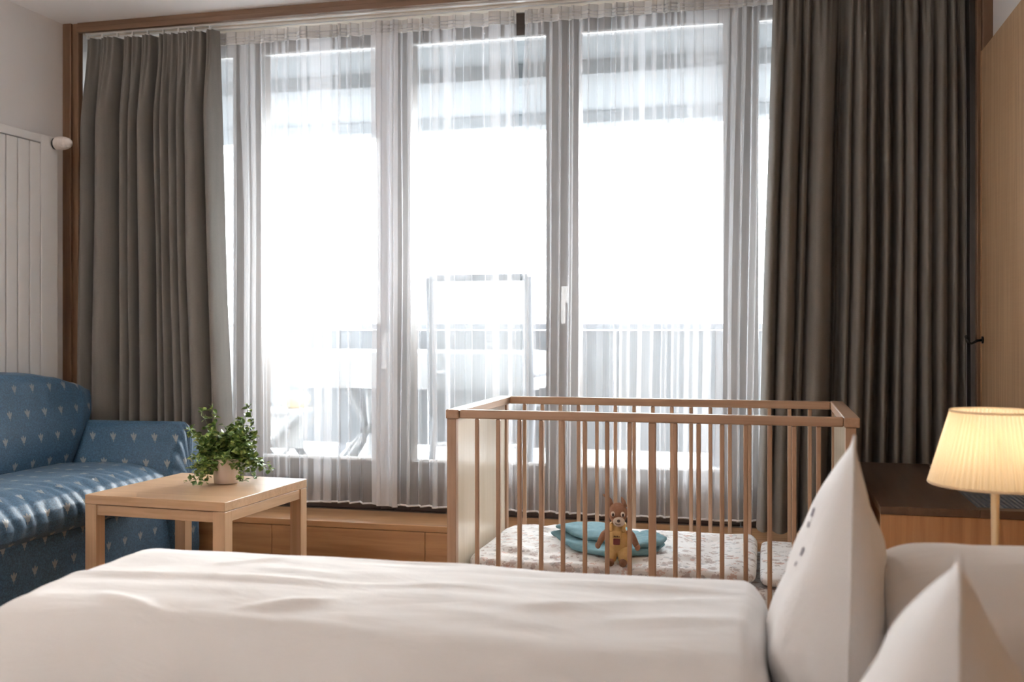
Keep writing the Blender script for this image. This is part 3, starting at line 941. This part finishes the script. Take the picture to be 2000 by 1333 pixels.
# plush animal in yellow dungarees
TX, TY, TZ = -0.455, 3.185, 0.318
ty = thing('plush_toy', 'brown plush animal in yellow dungarees leaning against the cot bars', 'plush toy', (TX, TY, TZ))
def T(x, y, z):
    return (TX + x, TY + y, TZ + z)
body = ellipsoid('body', T(0, 0.005, 0.066), (0.036, 0.028, 0.052), 'plush_yellow', ty, fn=lambda p: Vector((p.x * (1 - 2.5 * p.z), p.y, p.z)))
for s_ in (-1, 1):
    tube('trouser_leg', [T(0.016 * s_, 0.005, 0.042), T(0.021 * s_, -0.008, 0.024), T(0.021 * s_, -0.018, 0.006)], [0.021, 0.020, 0.0165], 'plush_yellow', ty, 14)
    ellipsoid('foot', T(0.020 * s_, -0.030, 0.003), (0.013, 0.017, 0.0125), 'plush_brown', ty, n=14)
    tube('arm', [T(0.030 * s_, 0.006, 0.096), T(0.044 * s_, 0.0, 0.082), T(0.053 * s_, -0.004, 0.066), T(0.060 * s_, -0.006, 0.052)], [0.010, 0.0115, 0.010, 0.0085], 'plush_brown', ty, 12)
    ellipsoid('paw', T(0.062 * s_, -0.007, 0.049), (0.009, 0.009, 0.011), 'plush_brown', ty, n=12)
    tube('strap', [T(0.018 * s_, -0.020, 0.098), T(0.021 * s_, -0.010, 0.114), T(0.018 * s_, 0.010, 0.118)], 0.006, 'plush_yellow', ty, 8)
bib = box('bib', T(-0.0145, -0.0255, 0.078), T(0.0145, -0.0205, 0.1), 'plush_yellow', ty, 0.002)
link('pocket', to_mesh(box_bm(T(-0.0105, -0.0315, 0.058), T(0.0105, -0.026, 0.077), 0.002), 'pocket'), 'plush_red', bib)
for k in range(4):
    link('stitching', to_mesh(box_bm(T(-0.009 + k * 0.005, -0.0268, 0.081), T(-0.0065 + k * 0.005, -0.0255, 0.0855 - 0.0012 * (k % 2))), 'stitching'), 'plush_dark', bib)
hd = ellipsoid('head', T(0, 0.003, 0.148), (0.029, 0.026, 0.036), 'plush_brown', ty, fn=lambda p: Vector((p.x * (1 + 3.5 * p.z), p.y, p.z)))
ellipsoid('muzzle', T(0.006, -0.020, 0.128), (0.019, 0.014, 0.0155), 'plush_cream', ty, n=18)
ellipsoid('nose', T(0.007, -0.034, 0.133), (0.0052, 0.004, 0.0045), 'plush_dark', ty, n=12)
tube('smile', [T(-0.004, -0.0315, 0.1265), T(0.001, -0.0335, 0.1225), T(0.007, -0.0345, 0.1215), T(0.013, -0.033, 0.1235)], 0.0009, 'plush_dark', ty, 5)
for s_ in (-1, 1):
    e_ = ellipsoid('eye', T(0.003 + 0.0155 * s_, -0.0235, 0.152), (0.0068, 0.004, 0.0085), 'plush_cream', ty, n=14)
    ellipsoid('pupil', T(0.004 + 0.0155 * s_, -0.0268, 0.150), (0.0036, 0.0025, 0.0055), 'plush_dark', e_, n=10)
tube('ear', [T(-0.020, 0.008, 0.170), T(-0.028, 0.008, 0.190), T(-0.040, 0.006, 0.203), T(-0.048, 0.004, 0.207)], [0.008, 0.0075, 0.0055, 0.002], 'plush_brown', ty, 10)
tube('ear', [T(0.020, 0.008, 0.170), T(0.016, 0.008, 0.188), T(0.010, 0.006, 0.201)], [0.0085, 0.007, 0.002], 'plush_brown', ty, 10)

# ------------------------------------------------------------------ bed
bed = thing('double_bed', 'double bed along the headboard wall, in the foreground', 'bed', (-0.35, 1.2, 0))
BX0, BX1 = -1.36, 0.742
box('bed_frame', (BX0 - 0.02, 0.22, 0.12), (BX1, 2.10, 0.26), 'oak_x', bed, 0.004)
for x in (BX0 + 0.05, BX1 - 0.1):
    for y in (0.28, 2.0):
        box('leg', (x, y, 0.0), (x + 0.06, y + 0.06, 0.119), 'oak_z', bed, 0.002)
box('mattress', (BX0, 1.17, 0.262), (BX1, 2.075, 0.415), 'linen', bed, 0.03, 4)
box('mattress', (BX0, 0.25, 0.262), (BX1, 1.16, 0.415), 'linen', bed, 0.03, 4)

# duvet on the window side of the bed
CS = [(1.42, 0.42), (1.435, 0.437), (1.46, 0.465), (1.495, 0.496), (1.54, 0.525), (1.60, 0.546), (1.76, 0.556), (1.95, 0.553), (2.03, 0.546), (2.08, 0.526), (2.115, 0.485), (2.12, 0.425)]
creases = [  # soft ridges in the cloth: (x0, y0, x1, y1, height, width)
    (-1.341, 1.761, -1.035, 1.778, 0.006, 0.011),
    (-1.035, 1.778, -0.743, 1.787, 0.007, 0.01),
    (-0.743, 1.787, -0.459, 1.835, 0.006, 0.01),
    (-0.961, 1.865, -0.772, 1.831, 0.006, 0.012),
    (-0.893, 1.619, -0.76, 1.687, 0.007, 0.016),
    (-1.083, 1.861, -0.968, 1.969, 0.005, 0.012),
    (-0.377, 1.91, -0.018, 1.901, 0.006, 0.013),
    (-0.429, 1.715, -0.07, 1.845, 0.006, 0.016),
    (-1.179, 1.64, -1.042, 1.585, 0.008, 0.014),
    (-0.247, 1.688, -0.016, 1.716, 0.006, 0.018),
    (-0.901, 2.001, -0.502, 2.006, 0.004, 0.014)]
def duvet_fn(u, v):
    dx0, dx1 = -1.425, 0.012
    f_ = v * (len(CS) - 1); i = min(int(f_), len(CS) - 2); q = f_ - i
    y = lerp(CS[i][0], CS[i + 1][0], q); z = lerp(CS[i][1], CS[i + 1][1], q)
    # rounded ends
    x = lerp(dx0, dx1, u)
    e0 = min(1.0, (x - dx0) / 0.13); e1 = min(1.0, (dx1 - x) / 0.06)
    r = math.sqrt(max(0, 1 - (1 - e0) ** 2)) * math.sqrt(max(0, 1 - (1 - e1) ** 2))
    z = lerp(0.422, z + 0.012, r)
    w_ = 0.0
    for a, b, c, d, h, s in creases:
        L2 = (c - a) ** 2 + (d - b) ** 2
        tt = max(0, min(1, ((x - a) * (c - a) + (y - b) * (d - b)) / L2))
        dist = math.hypot(x - a - (c - a) * tt, y - b - (d - b) * tt)
        w_ += h * math.exp(-(dist / s) ** 2) * math.sin(math.pi * (0.15 + 0.7 * tt))
    n_ = 0.004 * noise.noise(Vector((x * 2.6, y * 6.5, 0))) + 0.004 * noise.noise(Vector((x * 6, y * 17, 2)))
    y += 0.012 * noise.noise(Vector((x * 2.2, v * 2, 9))) + 0.05 * noise.noise(Vector((x * 1.9, 3.3, 9))) * sstep(1.75, 1.5, y)
    return (x + 0.015 * noise.noise(Vector((u * 3, y * 5, 6))), y, z + (n_ + w_) * r)
dv = tag(thing('duvet', 'white duvet spread over the window side of the bed', 'duvet', (-0.7, 1.75, 0.42)))
DN = 200
_cs = CS
# denser profile for a smooth surface
CS = []
for i in range(len(_cs) - 1):
    p0 = Vector(_cs[max(i - 1, 0)]); p1 = Vector(_cs[i]); p2 = Vector(_cs[i + 1]); p3 = Vector(_cs[min(i + 2, len(_cs) - 1)])
    m_ = 8 if 2 <= i <= 7 else 4
    for k in range(m_):
        q = k / m_
        CS.append(tuple(0.5 * ((2 * p1) + (p2 - p0) * q + (2 * p0 - 5 * p1 + 4 * p2 - p3) * q * q + (3 * p1 - p0 - 3 * p2 + p3) * q ** 3)))
CS.append(_cs[-1])
grid('cover', duvet_fn, 260, 110, 'linen', dv)
grid('underside', lambda u, v: (lerp(-1.41, 0.02, u), lerp(1.43, 2.105, v), 0.4185), 4, 4, 'linen', dv)

# pillows
def stand_pillow(name, label, base, yaw, lean, hw, hgt, th_l, th_r, peak, marks=False):
    root = thing(name, label, 'pillow', base, 'pillows stood up at the head of the bed')
    B = Vector(base)
    R = Matrix.Rotation(yaw, 3, 'Z')
    def surf(side):
        def fn(u, v):
            a = lerp(-1, 1, u)                       # along the width, -1 is the edge towards the camera
            top = hgt * (1 - peak * ((a + 1) / 2) ** 0.85)
            zz = v * top
            wdt = hw * (1 - 0.14 * v * v) 
            t_ = (th_l if side < 0 else th_r) * (max(0.0, 1 - abs(a) ** 3.2) ** 0.6)
            pr_ = (1 - v ** 1.9) ** 0.85 * (0.78 + 0.22 * sstep(0, 0.25, v))
            n_ = noise.noise(Vector((a * 2.2 + 7 * side, v * 3.2, base[0] * 3))) * 0.024 * (1 - a * a) * math.sin(math.pi * min(1, v + 0.05))
            fold = 0.007 * math.sin(v * 15 + a * 5) * max(0, 1 - abs(a)) * (1 - v)
            off = side * (t_ * pr_ + n_ + fold * 0.6)
            p = Vector((off + lean * zz, a * wdt, zz))
            return B + R @ p
        return fn
    f1 = grid('front_face', surf(-1), 50, 40, 'pillow', root)
    f2 = grid('back_face', surf(1), 50, 40, 'pillow', root)
    sf_ = surf(0.0)
    tube('seam', [sf_(0.0, i / 24) for i in range(25)] + [sf_(i / 24, 1.0) for i in range(1, 25)] + [sf_(1.0, 1 - i / 24) for i in range(1, 25)], 0.0028, 'pillow', root, 6)
    if marks:
        s1 = surf(-1)
        for (u_, v_, w_, h_) in marks:
            def mk(uu, vv, u_=u_, v_=v_, w_=w_, h_=h_):
                p_ = Vector(s1(u_ + w_ * uu, v_ + h_ * vv))
                return p_ + R @ Vector((-0.0012, 0, 0))
            grid('embroidery', mk, 6, 6, 'thread', root)
    return root

MK = [(0.20, 0.74, 0.03, 0.03), (0.215, 0.70, 0.02, 0.02), (0.19, 0.60, 0.02, 0.03), (0.205, 0.56, 0.015, 0.015)]
stand_pillow('bed_pillow', 'white pillow stood on edge with a pointed corner and small embroidery, beside the duvet', (0.125, 1.87, 0.417), math.radians(-3.0), 0.03, 0.30, 0.470, 0.138, 0.08, 0.2, MK)
stand_pillow('bed_pillow', 'blurred white pillow with a pointed corner, nearest the camera at the bottom right', (0.208, 1.27, 0.417), math.radians(-9), 0.01, 0.26, 0.415, 0.16, 0.10, 0.25)
tag(grid('bed_pillow', puff((0.175, 1.56, 0.416), (0.735, 2.07, 0.672), 0.2, 0.012, 4, 8, 0.55), 90, 50, 'pillow', None, cu=True, caps=True), 'plump white pillow lying flat against the headboard wall below the lamp', 'pillow')

# ------------------------------------------------------------------ nightstand and lamp
ns = thing('nightstand', 'low orange oak bedside table between bed and window bench', 'bedside table', (0.5, 2.55, 0))
box('top', (0.24, 2.13, 0.40), (0.742, 2.98, 0.42), 'oak_x', ns, 0.002)
box('side_panel', (0.25, 2.14, 0.0), (0.27, 2.97, 0.399), 'oak_z', ns)
box('back_panel', (0.72, 2.14, 0.0), (0.74, 2.97, 0.399), 'oak_z', ns)
box('shelf', (0.271, 2.14, 0.1), (0.719, 2.97, 0.12), 'oak_x', ns)

def lamp(loc):
    lx, ly, lz = loc
    L = thing('table_lamp', 'lit bedside lamp with a cream pleated shade on the bedside table', 'lamp', loc)
    lathe('base', [(0.0, 0.0), (0.072, 0.0), (0.074, 0.006), (0.068, 0.014), (0.02, 0.02), (0.009, 0.026), (0.0, 0.026)], 'brass', L, loc, 36)
    lathe('pole', [(0.0, 0.024), (0.0062, 0.024), (0.0072, 0.15), (0.0095, 0.30), (0.0095, 0.318), (0.0, 0.318)], 'brass', L, loc, 20)
    zb, zt, rb, rt = 0.298, 0.452, 0.130, 0.086
    NP = 66
    def sh(u, v):
        a = 2 * math.pi * u
        r = lerp(rb, rt, v)
        r += 0.0034 * math.sin(a * NP) * lerp(1.1, 0.8, v) + 0.0008 * math.sin(a * 17 + 2)
        return (lx + r * math.cos(a), ly + r * math.sin(a), lz + lerp(zb, zt, v) + 0.0015 * math.sin(a * 5))
    s = grid('shade', sh, NP * 8, 6, 'shade', L, cu=True)
    for z, r in ((zb, rb), (zt, rt)):
        tube('shade_trim', [(lx + (r + 0.0022) * math.cos(k * math.pi / 36), ly + (r + 0.0022) * math.sin(k * math.pi / 36), lz + z) for k in range(73)], 0.0028, 'shade', L, 6)
    for k in range(3):
        a = k * 2 * math.pi / 3 + 0.4
        tube('shade_spoke', [(lx, ly, lz + 0.33), (lx + (rt + 0.012) * math.cos(a), ly + (rt + 0.012) * math.sin(a), lz + 0.40)], 0.0014, 'brass', L, 5)
    ellipsoid('bulb', (lx, ly, lz + 0.37), (0.022, 0.022, 0.03), 'bulb', L, n=16)
    tube('socket', [(lx, ly, lz + 0.317), (lx, ly, lz + 0.342)], 0.014, 'brass', L, 14)
    return L
lamp((0.468, 2.36, 0.42))

# curtain tie-back hook on the headboard wall
hk = thing('tieback_hook', 'small black tie-back hook at the edge of the right curtain', 'hook', (0.742, 3.94, 1.0))
tube('hook_arm', [(0.745, 3.955, 1.005), (0.725, 3.95, 1.003), (0.705, 3.945, 0.992), (0.692, 3.945, 0.998), (0.688, 3.945, 1.012)], 0.0045, 'black_metal', hk)
ellipsoid('hook_tip', (0.688, 3.945, 1.016), (0.007, 0.007, 0.007), 'black_metal', hk, n=12)
tube('hook_rosette', [(0.7455, 3.955, 1.005), (0.740, 3.955, 1.005)], 0.013, 'black_metal', hk, 16)

# added fill light in uplighter form, out of view, lifts the room's brightness
UL = (-2.86, 1.50, 0.0)
fl = thing('added_fill_light', 'added fill light shaped as a tall white uplighter, unseen by the left wall', 'lamp', UL)
lathe('base', [(0.0, 0.0), (0.14, 0.0), (0.142, 0.012), (0.13, 0.022), (0.0, 0.024)], 'rail', fl, UL, 36)
lathe('pole', [(0.0, 0.02), (0.013, 0.02), (0.013, 1.70), (0.0, 1.70)], 'rail', fl, UL, 20)
lathe('bowl', [(0.0, 1.69), (0.05, 1.70), (0.13, 1.745), (0.18, 1.80), (0.174, 1.80), (0.125, 1.752), (0.05, 1.71), (0.0, 1.705)], 'rail', fl, UL, 40)
lathe('light_disc', [(0.0, 1.762), (0.12, 1.762), (0.12, 1.768), (0.0, 1.77)], 'fill_glow', fl, UL, 40)
